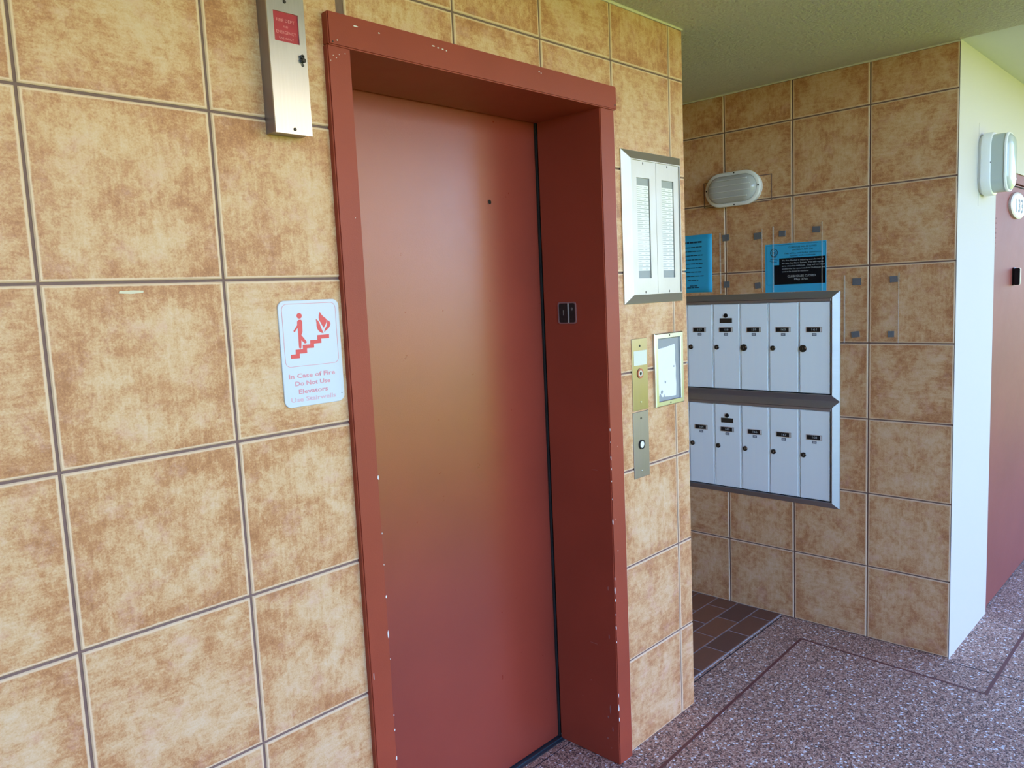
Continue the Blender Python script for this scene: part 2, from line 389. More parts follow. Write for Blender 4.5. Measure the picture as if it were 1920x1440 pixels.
# beads of caulk where tile meets ceiling
def bead(name, a, b, r, parent_struct=None):
    bm = B(); a = Vector(a); b = Vector(b); n = 14; d = (b-a).normalized(); s = Vector((0,0,1)).cross(d); rings = []
    for k in range(n+1):
        p = a.lerp(b, k/n); rr = r*random.uniform(0.7, 1.25); rg = []
        for q in range(6):
            an = 2*PI*q/6; rg.append(bm.verts.new(p+s*math.cos(an)*rr+Vector((0,0,1))*math.sin(an)*rr))
        rings.append(rg)
    for u, w in zip(rings, rings[1:]):
        for q in range(6): bm.faces.new((u[q], u[(q+1)%6], w[(q+1)%6], w[q]))
    return struct(name, bm, 'caulk')
bead('trim_1', (-2, -0.001, HC-0.003), (AR, -0.001, HC-0.003), 0.005)['label'] = 'caulk bead above the elevator wall tiles'
bead('trim_2', (BX-0.001, 1.45, HC-0.003), (BX-0.001, YW, HC-0.003), 0.005)['label'] = 'caulk bead above the mailbox wall tiles'

# ------------------------------------------------------------------ wall tiles (one object each)
J = 0.0055   # joint width
TILE_CACHE = {}
def tile_mesh(w, h, u0, v0):
    key = (round(w,4), round(h,4), round(u0,4), round(v0,4))
    if key in TILE_CACHE: return TILE_CACHE[key]
    bm = B(); cbox(bm, -w/2, w/2, -h/2, h/2, -0.0035, 0.0, 0.0022)
    bmesh.ops.recalc_face_normals(bm, faces=bm.faces)
    uvl = bm.loops.layers.uv.new('UVMap')
    for f in bm.faces:
        for lp in f.loops: lp[uvl].uv = (lp.vert.co.x+u0, lp.vert.co.z+v0)
    me = bpy.data.meshes.new('tile'); bm.to_mesh(me); bm.free(); me.materials.append(M['tile'])
    TILE_CACHE[key] = me; return me
def put_tile(parent, a0, a1, z0, z1, ca, cz, place, rz, pitch):
    a0 += 0; w = a1-a0; h = z1-z0
    if w < 0.012 or h < 0.012: return
    me = tile_mesh(w, h, (a0+a1)/2-ca, (z0+z1)/2-cz)
    o = bpy.data.objects.new('tile', me); COL.objects.link(o); o.parent = parent
    o.location = place((a0+a1)/2, (z0+z1)/2); o.rotation_euler = (random.uniform(-.0012,.0012), 0, rz+random.uniform(-.0015,.0015))
rows = [(Z0, HC+0.0)] + [(Z0-(r+1)*P, Z0-r*P) for r in range(7)]
def rowrect(r):
    z0, z1 = rows[r]
    return z0+J/2, (z1-J/2 if r else HC-0.007), (z0+P/2)
for c in range(-9, 7):
    x0 = AX0+c*AP; x1 = x0+AP
    for r in range(8):
        z0, z1, cz = rowrect(r); ca = (x0+x1)/2
        a0, a1 = x0+J/2, x1-J/2
        if c == 6: a1 = AR-0.001
        if c == 1 and z0 < 2.2: a1 = min(a1, OPL-0.02)
        if c in (2,3,4):
            if z1 < OPT+0.03: continue
            z0 = max(z0, OPT+0.03)
        put_tile(wall_left, a0, a1, z0, z1, ca, cz, lambda a, z: (a, 0.0, z), 0.0, AP)
for k in range(7):                       # mailbox wall
    y0 = YW+k*BP; y1 = min(y0+BP, 1.455)
    for r in range(8):
        z0, z1, cz = rowrect(r)
        a0 = y0+(J/2 if k else 0.004); a1 = y1-J/2
        # local x runs towards -y
        put_tile(wall_right, -a1, -a0, z0, z1, -(y0+BP/2), cz, lambda a, z: (BX, -a, z), RB, BP)
for k in range(5):                       # return wall of the recess (faces the mailbox wall)
    y0 = 0.004+k*0.29; y1 = y0+0.29
    for r in range(8):
        z0, z1, cz = rowrect(r)
        put_tile(wall_inner, y0+J/2, y1-J/2, z0, z1, y0+0.165, cz, lambda a, z: (AR, a, z), PI/2, BP)
# thin old adhesive mark on the left tiles
bm = B(); prism(bm, [(-0.022,-0.002),(0.0,-0.0035),(0.022,-0.002),(0.023,0.002),(0.004,0.003),(-0.012,0.002),(-0.02,0.003)], 0, 0.0008, 1.068, 1.6465)
obj('adhesive_mark', bm, 'residue', wall_left)
# patched rectangle around the mailbox-wall lamp (outlined infill)
bm = B(); frame(bm, 0.352, 0.122, [(0.0,0.0),(0.0,0.0012),(0.004,0.0012),(0.004,0.0)])
o = obj('patch_outline', bm, 'grout', wall_right); o.location = (BX, 0.313, 2.048); o.rotation_euler = (0,0,RB)

# ------------------------------------------------------------------ floor details
def strip(name, a, b, w, h, mat):
    a = Vector((a[0],a[1],0)); b = Vector((b[0],b[1],0)); d = (b-a).normalized(); s = Vector((-d.y,d.x,0))*w/2
    bm = B(); lo = [bm.verts.new((q.x,q.y,-0.002)) for q in (a-s,b-s,b+s,a+s)]; hi = [bm.verts.new((q.x,q.y,h)) for q in (a-s,b-s,b+s,a+s)]
    bm.faces.new(hi)
    for k in range(4): bm.faces.new((lo[k],lo[(k+1)%4],hi[(k+1)%4],hi[k]))
    return obj(name, bm, mat, floor)
strip('divider_strip', (-4.9,-0.20), (1.6,-0.165), 0.012, 0.0006, 'divider_red')
strip('divider_strip', (1.6,-0.165), (3.803,-0.078), 0.012, 0.0006, 'divider_red')
strip('divider_strip', (3.803,-0.073), (3.770,-0.826), 0.010, 0.0007, 'divider_red')
strip('divider_strip', (3.768,-0.82), (9.9,-0.80), 0.013, 0.0008, 'divider_red')
strip('floor_joint', (3.966,YW), (3.966,-1.69), 0.004, 0.0004, 'joint_dark')
strip('floor_joint', (AR,0.087), (BX-0.012,0.095), 0.005, 0.0004, 'joint_dark')
strip('floor_joint', (OPL,0.197), (OPR,0.206), 0.003, 0.0004, 'joint_dark')
bm = B(); box(bm, AR+0.001, BX-0.001, 0.104, 1.455, -0.002, 0.0032); obj("grout_bed", bm, 'quarry_grout', floor)
QW, QH, QJ = 0.2105, 0.1128, 0.005
qc = {}
row = 0; y = 0.106
while y < 1.45:
    xo = 3.676-QW*6+(QW/2 if row%2 else 0); y1 = min(y+QH, 1.456)
    for k in range(12):
        x0 = max(xo+k*QW, AR+0.001); x1 = min(xo+(k+1)*QW, BX-0.001)
        if x1-x0 < 0.02: continue
        w, h = x1-x0-QJ, y1-y-QJ; key = (round(w,3), round(h,3))
        if h < 0.01: continue
        if key not in qc:
            bm = B(); cbox(bm, -w/2, w/2, -h/2, h/2, 0, 0.0035, 0.0015)
            for v in bm.verts: v.co = Vector((v.co.x, v.co.z, -v.co.y))
            bmesh.ops.recalc_face_normals(bm, faces=bm.faces); me = bpy.data.meshes.new('quarry_tile'); bm.to_mesh(me); bm.free(); me.materials.append(M['quarry']); qc[key] = me
        q = bpy.data.objects.new('quarry_tile', qc[key]); COL.objects.link(q); q.parent = floor; q.location = ((x0+x1)/2, (y+y1)/2, 0.0005+random.uniform(0,0.0006))
    y += QH; row += 1

# ------------------------------------------------------------------ elevator entrance
el = bpy.data.objects.new('door_1', None); COL.objects.link(el); el.location = (2.046, 0, 0); el['kind'] = 'structure'; el['label'] = 'red brown steel elevator entrance with recessed sliding door'
ex = -2.046
def chan(bm, x0, x1, y0, y1, z0, z1, c=0.003):
    box(bm, x0, x1, y0, y1, z0, z1)
    bmesh.ops.bevel(bm, geom=[e for e in bm.edges], offset=c, segments=2, affect='EDGES', clamp_overlap=True)
    return bm
bm = B(); chan(bm, 1.526+ex, OPL+ex, -0.016, 0.25, 0, OPT+0.004); o = obj('jamb', bm, 'red_frame', el); autosmooth(o)
bm = B(); chan(bm, OPR+ex, 2.580+ex, -0.014, 0.25, 0, OPT+0.004); jr = obj('jamb', bm, 'red_frame', el); autosmooth(jr)
bm = B(); chan(bm, 1.527+ex, 2.584+ex, -0.022, 0.255, OPT, 2.244); o = obj('header', bm, 'red_frame', el); autosmooth(o)
bm = B(); box(bm, OPL-0.06+ex, OPR+0.10+ex, DY, DY+0.03, 0.006, OPT+0.06)
panel = obj('door_panel', bm, 'red_door', el)
bm = B(); box(bm, OPR-0.002+ex, OPR+0.006+ex, DY-0.008, DY-0.001, 0.004, OPT); obj('door_gap', bm, 'dark_gap', el)
bm = B(); box(bm, OPL+ex, OPR+ex, 0.232, DY+0.02, -0.001, 0.002); box(bm, OPL+ex, OPR+ex, 0.244, 0.248, 0.002, 0.006); obj('sill', bm, 'sill_metal', el)
# key hole in the door
bm = B(); disc(bm, 2.281+ex, 1.904, 0.0075, 0, 0.0008, 14)
for v in bm.verts: v.co.y += DY
obj('key_hole', bm, 'dark_gap', panel)
bm = B(); ring(bm, 2.281+ex, 1.904, 0.010, 0.0074, 0, 0.0012, 18)
for v in bm.verts: v.co.y += DY
obj('key_hole_rim', bm, 'red_door', panel)
# screw dents on the header and jamb
bm = B(); disc(bm, 2.574+ex, 2.186, 0.003, 0.0215, 0.0226, 8); disc(bm, 1.537+ex, 2.179, 0.0022, 0.0215, 0.0226, 8); obj('header_screws', bm, 'screw_dark', el)
# chipped paint along the two vertical edges
def chips(spots, parent, ydep):
    bm = B()
    for x, z, w, h in spots:
        n = 7; pts = [(w/2*math.cos(2*PI*k/n)*random.uniform(.5,1.1), h/2*math.sin(2*PI*k/n)*random.uniform(.6,1.1)) for k in range(n)]
        prism(bm, pts, ydep, ydep+0.0004, x+ex, z)
    o = obj('paint_chips', bm, 'primer', parent); o['kind'] = 'stuff'; return o
chips([(1.5855,1.191,.004,.014),(1.586,1.053,.003,.005),(1.5855,.975,.003,.005),(1.586,.894,.004,.010),(1.5845,.800,.005,.022),(1.586,.735,.003,.004),(1.5855,.589,.003,.005),(1.585,.551,.004,.008),(1.585,.476,.005,.016),
       (1.54,2.152,.003,.002),(1.548,2.148,.003,.002),(1.556,2.156,.003,.002),(1.572,2.161,.003,.002),(1.533,2.140,.002,.003),(1.57,1.80,.002,.002),(1.5345,.71,.002,.02)], el, 0.016)
chips([(2.507,1.16,.003,.012),(2.508,1.12,.003,.006),(2.507,1.067,.004,.016),(2.508,1.03,.003,.008),(2.507,.99,.003,.006),(2.508,.93,.003,.008),(2.507,.854,.005,.022),(2.508,.66,.003,.012),(2.507,.62,.005,.026),(2.508,.585,.004,.014),
       (2.508,.535,.003,.008),(2.507,.49,.005,.018),(2.508,.44,.003,.008),(2.509,.25,.004,.02),(2.508,.205,.006,.030),(2.509,.165,.004,.02),(2.52,.86,.003,.003),(2.545,1.10,.002,.002),(2.53,.75,.004,.004)], el, 0.014)
bm = B()
for yy, z, w, h in [(.02,.19,.006,.03),(.03,.16,.006,.012),(.012,.12,.005,.02),(.035,.08,.004,.008),(.02,.05,.004,.006),(.014,.62,.004,.02),(.016,.45,.005,.018),(.10,.27,.003,.006),(.14,.20,.003,.004),(.05,1.02,.03,.0016),(.08,.41,.04,.0014)]:
    n = 7; pts = [(w/2*math.cos(2*PI*k/n)*random.uniform(.5,1.1), h/2*math.sin(2*PI*k/n)*random.uniform(.5,1.1)) for k in range(n)]
    b2 = B(); prism(b2, pts, 0, 0.0004)
    for v in b2.verts: v.co = Vector((OPR+ex+v.co.y, yy-v.co.x, z+v.co.z))
    me_ = bpy.data.meshes.new('x'); b2.to_mesh(me_); b2.free(); bm.from_mesh(me_); bpy.data.meshes.remove(me_)
o = obj('jamb_scuffs', bm, 'plate_rim', el); o['kind'] = 'stuff'
bm = B()
for xx, z, w in [(1.60,2.224,.016),(1.665,2.222,.006),(1.83,2.2245,.010),(1.845,2.223,.006),(1.86,2.2225,.008),(1.872,2.221,.006),(2.22,2.2285,.006),(2.228,2.226,.004),(1.549,2.184,.003)]:
    n = 6; prism(bm, [(w/2*math.cos(2*PI*k/n)*random.uniform(.6,1.1), .0016*math.sin(2*PI*k/n)) for k in range(n)], 0.022, 0.0224, xx+ex, z)
o = obj('header_chips', bm, 'primer', el); o['kind'] = 'stuff'

# floor-number plate on the inner face of the right jamb
t = thing('jamb_plate', 'small black floor designation plate on the inner right elevator jamb', 'plate', (OPR, 0.1465, 1.541), RB)
bm = B(); loft(bm, [(rrect(.078,.072,.009,4),0),(rrect(.078,.072,.009,4),.0025),(rrect(.070,.064,.007,4),.0025),(rrect(.070,.064,.007,4),.001)], cap0=True, cap1=False); obj('rim', bm, 'plate_rim', t)
bm = B(); loft(bm, [(rrect(.071,.065,.007,4),0),(rrect(.071,.065,.007,4),.0014)]); obj('face', bm, 'dirty_plate', t)
bm = B(); box(bm, .003, .009, -.0024, -.0012, -.032, .032); obj('bar', bm, 'label_grey', t)
text('raised_number', '1', 0.018, 'label_grey', t, -.015, -.008, .0018)
text('raised_star', '*', 0.018, 'label_grey', t, .022, .0, .0018)

# ------------------------------------------------------------------ stainless emergency box (left of the door)
bw, bz0, bz1, bd = 0.086, 1.963, 2.246, 0.045
t = thing('emergency_box', 'tall narrow stainless steel box with a red window above the fire sign', 'box', (1.4115, 0, (bz0+bz1)/2))
hh = (bz1-bz0)/2
bm = B(); box(bm, -bw/2+.003, bw/2-.003, -bd+.004, 0, -hh+.003, hh-.003); obj('body', bm, 'steel_dark', t)
bm = B()   # cover plate with a window hole
wx0, wx1, wz0, wz1 = -.0295, .0275, 2.147-2.1045, 2.206-2.1045
for a in ((-bw/2, bw/2, -hh, wz0), (-bw/2, bw/2, wz1, hh), (-bw/2, wx0, wz0, wz1), (wx1, bw/2, wz0, wz1)): box(bm, a[0], a[1], -bd, -bd+.004, a[2], a[3])
obj('cover_plate', bm, 'steel', t)
bm = B(); box(bm, wx0-.002, wx1+.002, -bd+.0028, -bd+.0039, wz0-.002, wz1+.002); win = obj('red_window', bm, 'red_window', t)
for s, zz, cp, wd in (('FIRE DEPT', .040, .0062, .042), ('AND', .029, .0045, .011), ('EMERGENCY', .0165, .0062, .045), ('USE ONLY', .0055, .0045, .034)):
    text('lettering', s, cp, 'window_letter', win, -.001, wz0+zz, bd-.0026, wd)
for x, z in ((-.0015, 2.227-2.1045), (.0015, 1.973-2.1045)):
    bm = B(); disc(bm, x, z, .0036, bd, bd+.0018, 12, .0008); obj('screw', bm, 'screw_dark', t)
bm = B(); ring(bm, .029, .0185, .0042, .0024, bd, bd+.006, 14); obj('key_ring', bm, 'screw_dark', t)
bm = B(); disc(bm, .0305, .0105, .0048, bd, bd+.009, 14, .001); box(bm, .024, .031, -bd-.006, -bd, .010, .013); obj('key_lock', bm, 'screw_dark', t)
bm = B(); disc(bm, .031, .0025, .0034, bd, bd+.0008, 12); obj('old_hole', bm, 'lock_metal', t)

# ------------------------------------------------------------------ fire sign
t = thing('fire_sign', 'white plastic sign with red stairs and flame beside the elevator', 'sign', (1.4405, 0, 1.502))
bm = B(); loft(bm, [(rrect(.153,.233,.016),0),(rrect(.153,.233,.016),.0022),(rrect(.151,.231,.015),.003)], cap0=True); obj('plate', bm, 'sign_white', t)
SD = .0031
bm = B(); loft(bm, [(rrect(.1355,.1375,.013),SD-.0002),(rrect(.1355,.1375,.013),SD+.0002),(rrect(.1335,.1355,.012),SD+.0002),(rrect(.1335,.1355,.012),SD-.0002)], -.0005, .0408, False, False); obj('border_line', bm, 'sign_pink', t)
bm = B(); loft(bm, [(ell(.0128,.0125,18),SD-.0003),(ell(.0128,.0125,18),SD+.0003)], -.0263, .0827)
prism(bm, [(-0.0322,0.0708),(-0.0283,0.0743),(-0.0224,0.074),(-0.0197,0.0692),(-0.021,0.0468),(-0.0243,0.0405),(-0.0128,0.0256),(-0.0131,0.0224),(-0.0174,0.0216),(-0.0252,0.0294),(-0.0267,0.0126),(-0.0289,0.0109),(-0.0323,0.0131),(-0.0318,0.0503),(-0.0323,0.0569),(-0.0404,0.0476),(-0.0433,0.0502),(-0.0329,0.0625)], SD-.0003, SD+.0003)
obj('walking_figure', bm, 'sign_red', t)
bm = B(); prism(bm, [(-0.0539,-0.0004),(-0.0415,-0.0004),(-0.0410,0.0096),(-0.0230,0.0095),(-0.0227,0.0188),(-0.0041,0.0187),(-0.0035,0.0277),(0.0150,0.0275),(0.0157,0.0377),(0.0458,0.0376),(0.0455,0.0292),(0.0247,0.0293),(0.0247,0.0198),(0.0055,0.0197),(0.0052,0.0105),(-0.0130,0.0105),(-0.0132,0.0002),(-0.0320,0.0002),(-0.0325,-0.0096),(-0.0537,-0.0094)], SD-.0003, SD+.0003); obj('stairs', bm, 'sign_red', t)
bm = B()
for f in ([(0.0261,0.0888),(0.030,0.0825),(0.0341,0.0785),(0.0405,0.0735),(0.0423,0.0705),(0.0418,0.066),(0.0393,0.0611),(0.0335,0.0528),(0.0300,0.058),(0.0273,0.0637),(0.0235,0.070),(0.0225,0.0763),(0.0235,0.083)],
          [(0.015,0.0739),(0.0195,0.070),(0.0221,0.0668),(0.0243,0.061),(0.0256,0.0562),(0.0285,0.049),(0.032,0.0409),(0.0262,0.0425),(0.0224,0.0449),(0.0185,0.049),(0.0165,0.0529),(0.0155,0.058),(0.0158,0.0643)],
          [(0.044,0.07),(0.049,0.067),(0.0513,0.0633),(0.0512,0.060),(0.05,0.0566),(0.0467,0.052),(0.0427,0.0494),(0.038,0.0465),(0.0342,0.0426),(0.035,0.047),(0.0366,0.0507),(0.041,0.056),(0.0426,0.0609),(0.043,0.066)]):
    prism(bm, f, SD-.0003, SD+.0003)
obj('flame', bm, 'sign_red', t)
for s, zz, wd, mt in (('In Case of Fire', -.0530, .117, 'sign_pink'), ('Do Not Use', -.0700, .089, 'sign_pink'), ('Elevators', -.0880, .074, 'sign_pink'), ('Use Stairwells', -.1050, .114, 'sign_pale_pink')):
    text('lettering', s, .0100, mt, t, -.0045, zz, SD+.0002, wd, bold=.03)
bm = B(); disc(bm, .069, -.098, .0012, SD-.0002, SD+.0004, 8); obj('pin', bm, 'screw_dark', t)

# ------------------------------------------------------------------ resident directory on the elevator wall
cxd, czd, wd_, hd_ = 2.800, 1.811, 0.356, 0.502
t = thing('directory_case', 'framed white metal name directory with two narrow list windows', 'directory', (cxd, 0, czd))
prof = [(0, 0), (0, .004), (.004, .006), (.030, .022), (.033, .022), (.033, .016)]
for s in range(4):
    bm = B(); rail(bm, wd_, hd_, prof, s); obj('frame_rail', bm, 'dir_alu', t)
bm = B(); box(bm, -.145, .145, -.004, 0, -.218, .218); obj('back_panel', bm, 'backing_grey', t)
for sx in (-1, 1):
    cx = sx*.0725; pw = .1435; hx = .0375; wzc = -.0015; hz = .165
    wx = cx+(.0 if sx > 0 else -.003)
    bm = B()
    for a in ((cx-pw/2, cx+pw/2, -.2185, wzc-hz), (cx-pw/2, cx+pw/2, wzc+hz, .2185), (cx-pw/2, wx-hx, wzc-hz, wzc+hz), (wx+hx, cx+pw/2, wzc-hz, wzc+hz)): box(bm, a[0], a[1], -.018, -.013, a[2], a[3])
    d = obj('door', bm, 'dir_alu', t)
    bm = B(); box(bm, wx-hx, wx+hx, -.0135, -.0115, wzc-hz, wzc+hz); obj('strip_tray', bm, 'label_grey', d)
    bm = B(); bm2 = B()
    n = 22; z1 = wzc+hz-.024; zb = wzc-hz+.024; st = (z1-zb)/n
    for k in range(n):
        z = z1-(k+1)*st; box(bm, wx-hx+.001, wx+hx-.003, -.0150, -.0134, z+.0010, z+st-.0006)
        q = random.uniform(.018, .034); box(bm2, wx-hx+.004, wx-hx+.004+q, -.0152, -.0149, z+st*.40, z+st*.62)
        q2 = random.uniform(.010, .020); box(bm2, wx+.008, wx+.008+q2, -.0152, -.0149, z+st*.40, z+st*.58)
    nl = obj('name_strips', bm, 'paper_list', d); nl['kind'] = 'stuff'
    o = obj('name_print', bm2, 'name_ink', d); o['kind'] = 'stuff'
    for z in (.210, -.2135):
        bm = B(); loft(bm, [(ell(.0045,.009,12), .0178), (ell(.0045,.009,12), .0186)], cx-.002, z); obj('latch_slot', bm, 'screw_dark', d)

# ------------------------------------------------------------------ key-switch plate and call-button plate
t = thing('key_switch_plate', 'yellowish steel plate with red ringed key switch above the call button', 'switch plate', (2.7015, 0, 1.3205))
bm = B(); cbox(bm, -.0455, .0455, -.1225, .1225, 0, .003, .001); obj('plate', bm, 'brass_steel', t)
bm = B(); cbox(bm, -.036, .041, .031, .081, .003, .0036, .0004); obj('label', bm, 'label_cream', t)
bm = B(); ring(bm, -.001, .0035, .0170, .0105, .003, .0055, 28); obj('red_ring', bm, 'orange_ring', t)
bm = B(); ring(bm, -.001, .0035, .0107, .0060, .003, .0060, 24); obj('collar', bm, 'ring_pale', t)
bm = B(); disc(bm, -.001, .0035, .0062, .003, .0065, 16, .001); obj('key_cylinder', bm, 'black_metal', t)
for z, m in ((.097, 'screw_dark'), (-.095, 'screw_light')):
    bm = B(); disc(bm, .001, z, .004, .003, .0046, 14, .001); obj('screw', bm, m, t)
t = thing('call_button_plate', 'grey steel elevator call plate with one white round button', 'button plate', (2.699, 0, 1.0785))
bm = B(); cbox(bm, -.0455, .0455, -.1145, .1145, 0, .003, .001); obj('plate', bm, 'steel_dark', t)
bm = B(); ring(bm, 0, .0005, .0165, .0118, .003, .0065, 28); obj('bezel', bm, 'black', t)
bm = B(); disc(bm, 0, .0005, .012, .003, .0058, 24, .001); obj('button', bm, 'button_white', t)
for z, m in ((.0915, 'screw_dark'), (-.0915, 'screw_light')):
    bm = B(); disc(bm, 0, z, .004, .003, .0046, 14, .001); obj('screw', bm, m, t)

# ------------------------------------------------------------------ permit frame with torn paper
t = thing('permit_frame', 'steel certificate frame holding a torn white paper right of the key switch', 'frame', (2.875, 0, 1.3225))
w, h = .182, .258
bm = B(); box(bm, -.075, .075, -.003, 0, -.113, .113); obj('backing', bm, 'backing_grey', t)
for s in range(4):
    bm = B(); rail(bm, w, h, [(0,0),(0,.008),(.003,.011),(.017,.011),(.019,.009),(.019,.003)], s); obj('frame_rail', bm, 'steel', t)
bm = B(); pts = [(-.070,-.083),(-.062,-.092),(-.058,-.080),(-.05,-.088),(-.045,-.096),(-.035,-.097),(-.030,-.085),(-.026,-.097),(.0,-.099),(.047,-.1005),(.050,-.06),(.047,-.03),(.049,.0),(.045,.03),(.047,.06),(.043,.086),(.01,.0815),(-.03,.077),(-.0715,.0745)]
prism(bm, pts, .003, .0036); obj('paper', bm, 'paper_white', t)
for x, z, a in ((.036,.006,.006),(-.022,-.045,.007),(-.046,-.078,.010)):
    bm = B(); n = 6; prism(bm, [(a*math.cos(2*PI*k/n)*random.uniform(.5,1), a*math.sin(2*PI*k/n)*random.uniform(.5,1)) for k in range(n)], .0036, .0040, x, z)
    obj('tear_spot', bm, 'backing_grey', t)
for x, z in ((0, .120), (0, -.120)):
    bm = B(); disc(bm, x, z, .003, .0105, .0120, 10); obj('screw', bm, 'screw_dark', t)

# ------------------------------------------------------------------ mailboxes
DPITCH = .1455
def mailbox(zc, nums, label):
    yc = (-.177+.922)/2; w = 1.099; h = .494
    t = thing('mailbox_unit', label, 'mailbox', (BX, yc, zc), RB, 'wall mailboxes')
    lx = lambda yy: -(yy-yc)
    bm = B(); box(bm, -w/2+.02, w/2-.02, -.005, 0, -h/2+.02, h/2-.02); obj('back_panel', bm, 'dark_gap', t)
    prof = [(0,0),(0,.004),(.003,.006),(.027,.024),(.0295,.024),(.0295,.012)]
    for s in range(4):
        bm = B(); rail(bm, w, h, prof, s); obj('frame_rail', bm, 'alu_frame', t)
    bm = B(); cbox(bm, -w/2+.031, w/2-.034, h/2-.044, h/2-.031, .004, .022, .0015); obj('top_rail', bm, 'alu_frame', t)
    bm = B(); cbox(bm, w/2-.0365, w/2-.031, -h/2+.032, h/2-.046, .004, .014, .001); obj('side_strip', bm, 'steel_dark', t)
    zlo, zhi = -h/2+.034, h/2-.0455; hz = (zhi+zlo)/2; hh2 = (zhi-zlo)/2
    for k in range(7):
        y1 = -.139+k*DPITCH; cx = lx(y1+DPITCH/2-.0015)
        idx = 6-k
        dw = .136
        bm = B(); cbox(bm, cx-dw/2, cx+dw/2, zlo, zhi, .005, .018, .002); d = obj('door', bm, 'mail_face', t)
        if k < 6:
            xm = lx(y1+DPITCH-.0018); bm = B(); cbox(bm, xm-.0028, xm+.0016, zlo, zhi, .004, .0165, .0006); obj('mullion', bm, 'mail_face', t)
        F = .018
        # number window
        nx = cx-.001; nz = h/2-.170
        bm = B(); frame(bm, .072, .0235, [(0,F-.001),(0,F+.0016),(.0022,F+.0016),(.0022,F-.001)], nx, nz); obj('window_rim', bm, 'alu', d)
        bm = B(); box(bm, nx-.034, nx+.027, -F-.0008, -F+.001, nz-.0098, nz+.0098); obj('number_strip', bm, 'black', d)
        bm = B(); box(bm, nx+.027, nx+.034, -F-.0009, -F+.001, nz-.0098, nz+.0098); obj('strip_end', bm, 'button_white', d)
        if nums[idx]: text('number_lettering', nums[idx], .0098, 'print_pale', d, nx, nz-.0048, F+.0010, .023, bold=.02)
        bm = B(); cbox(bm, nx-.0105, nx+.0105, nz-.0285, nz-.0165, F-.0005, F+.0005, .0003); obj('sticker', bm, 'sticker', d)
        bm = B(); box(bm, nx-.007, nx+.007, -F-.0008, -F, nz-.0255, nz-.0195); obj('sticker_print', bm, 'sticker_print', d)
        # lock
        big = (nums[idx] in ('159', '161')); lr = .0165 if big else .0118
        kx = cx-dw/2+(.017 if not big else .016); kz = h/2-.2565
        bm = B(); ring(bm, kx, kz, lr, lr*.72, F-.0005, F+.004, 20); disc(bm, kx, kz, lr*.72, F-.0005, F+.003, 16, .0008); obj('lock', bm, 'lock_metal', d)
        bm = B(); box(bm, kx-.0012, kx+.0012, -F-.0042, -F-.002, kz-.005, kz+.005); obj('key_slot', bm, 'steel', d)
        bm = B(); disc(bm, kx+lr*.75, kz+lr*.25, lr*.28, F, F+.0045, 8); obj('lock_glint', bm, 'alu', d)
        if idx == 3:   # the master door has an arrow lock and a label
            bm = B(); disc(bm, nx, h/2-.101, .0105, F-.0005, F+.004, 20, .001); obj('arrow_lock', bm, 'black_metal', d)
            bm = B(); cbox(bm, nx-.033, nx+.033, h/2-.137, h/2-.1135, F-.0005, F+.0012, .0004); obj('label_plate', bm, 'lock_metal', d)
    return t
mailbox(1.315, ['', '', '157', '158', '159', '160', '161'], 'upper wall mailbox bank with silver doors numbered 157 to 161')
mailbox(0.821, ['', '', '164', '165', '166', '167', '168'], 'lower wall mailbox bank with silver doors numbered 164 to 168')

# ------------------------------------------------------------------ notices above the mailboxes
t = thing('paper_notice', 'bright blue clubhouse closed notice with black text block above mailboxes', 'notice', (BX, .0285, 1.6755), RB)
bm = B(); box(bm, -.143, .143, -.0016, -.0004, -.111, .111); obj('sheet', bm, 'blue_paper', t)
N = .0017
bm = B(); frame(bm, .276, .182, [(0,N),(0,N+.0001),(.0014,N+.0001),(.0014,N)], .002, .0145); obj('border_line', bm, 'print_blue_dark', t)
bm = B(); prism(bm, [(-.100,-.0765),(.140,-.0765),(.140,.044),(-.075,.044),(-.075,.014),(-.100,.014)], N-.0001, N+.0001); obj('black_block', bm, 'print_black', t)
for s, zz, wd in (('CLUBHOUSE WILL BE CLOSED', .0885, .130), ('ON FRIDAY, MAY 27th', .0760, .095), ('They will be, until further assessments', .0615, .172), ('handled, at the clubhouse', .0500, .118)):
    text('lettering', s, .0068, 'print_blue_dark', t, .035, zz, N+.0003, wd, bold=.02)
for k, (s, wd) in enumerate((('The Fire Marshall is requiring a smoke test of', .192), ('the new Fire Alarm System.  This will require', .192), ('us to close the clubhouse.  They will introduce', .198), ('smoke into the system and the Clubhouse will', .198), ('need to be closed to residents.', .125))):
    o = text('lettering', s, .0062, 'print_pale', t, -.062, .0300-k*.0125, N+.0003, wd, 'LEFT')
text('lettering', 'CLUBHOUSE CLOSED', .0095, 'print_pale', t, .030, -.0440, N+.0003, .130, bold=.01)
text('lettering', 'May 27th', .0085, 'print_pale', t, .028, -.0575, N+.0003, .062)
bm = B(); ring(bm, -.100, .072, .0185, .0150, N-.0001, N+.0002, 24); ring(bm, -.100, .072, .0105, .0085, N-.0001, N+.0002, 18); disc(bm, -.100, .071, .004, N-.0001, N+.0002, 8)
for a in range(-3, 4): disc(bm, -.100+.0165*math.sin(a*.35), .072-.0225*math.cos(a*.35), .0024, N-.0001, N+.0002, 6)
box(bm, -.121, -.079, -N-.0002, -N, .033, .0355); box(bm, -.114, -.086, -N-.0002, -N, .0275, .0295); box(bm, -.118, -.082, -N-.0002, -N, .0405, .0425)
obj('round_emblem', bm, 'print_blue_dark', t)

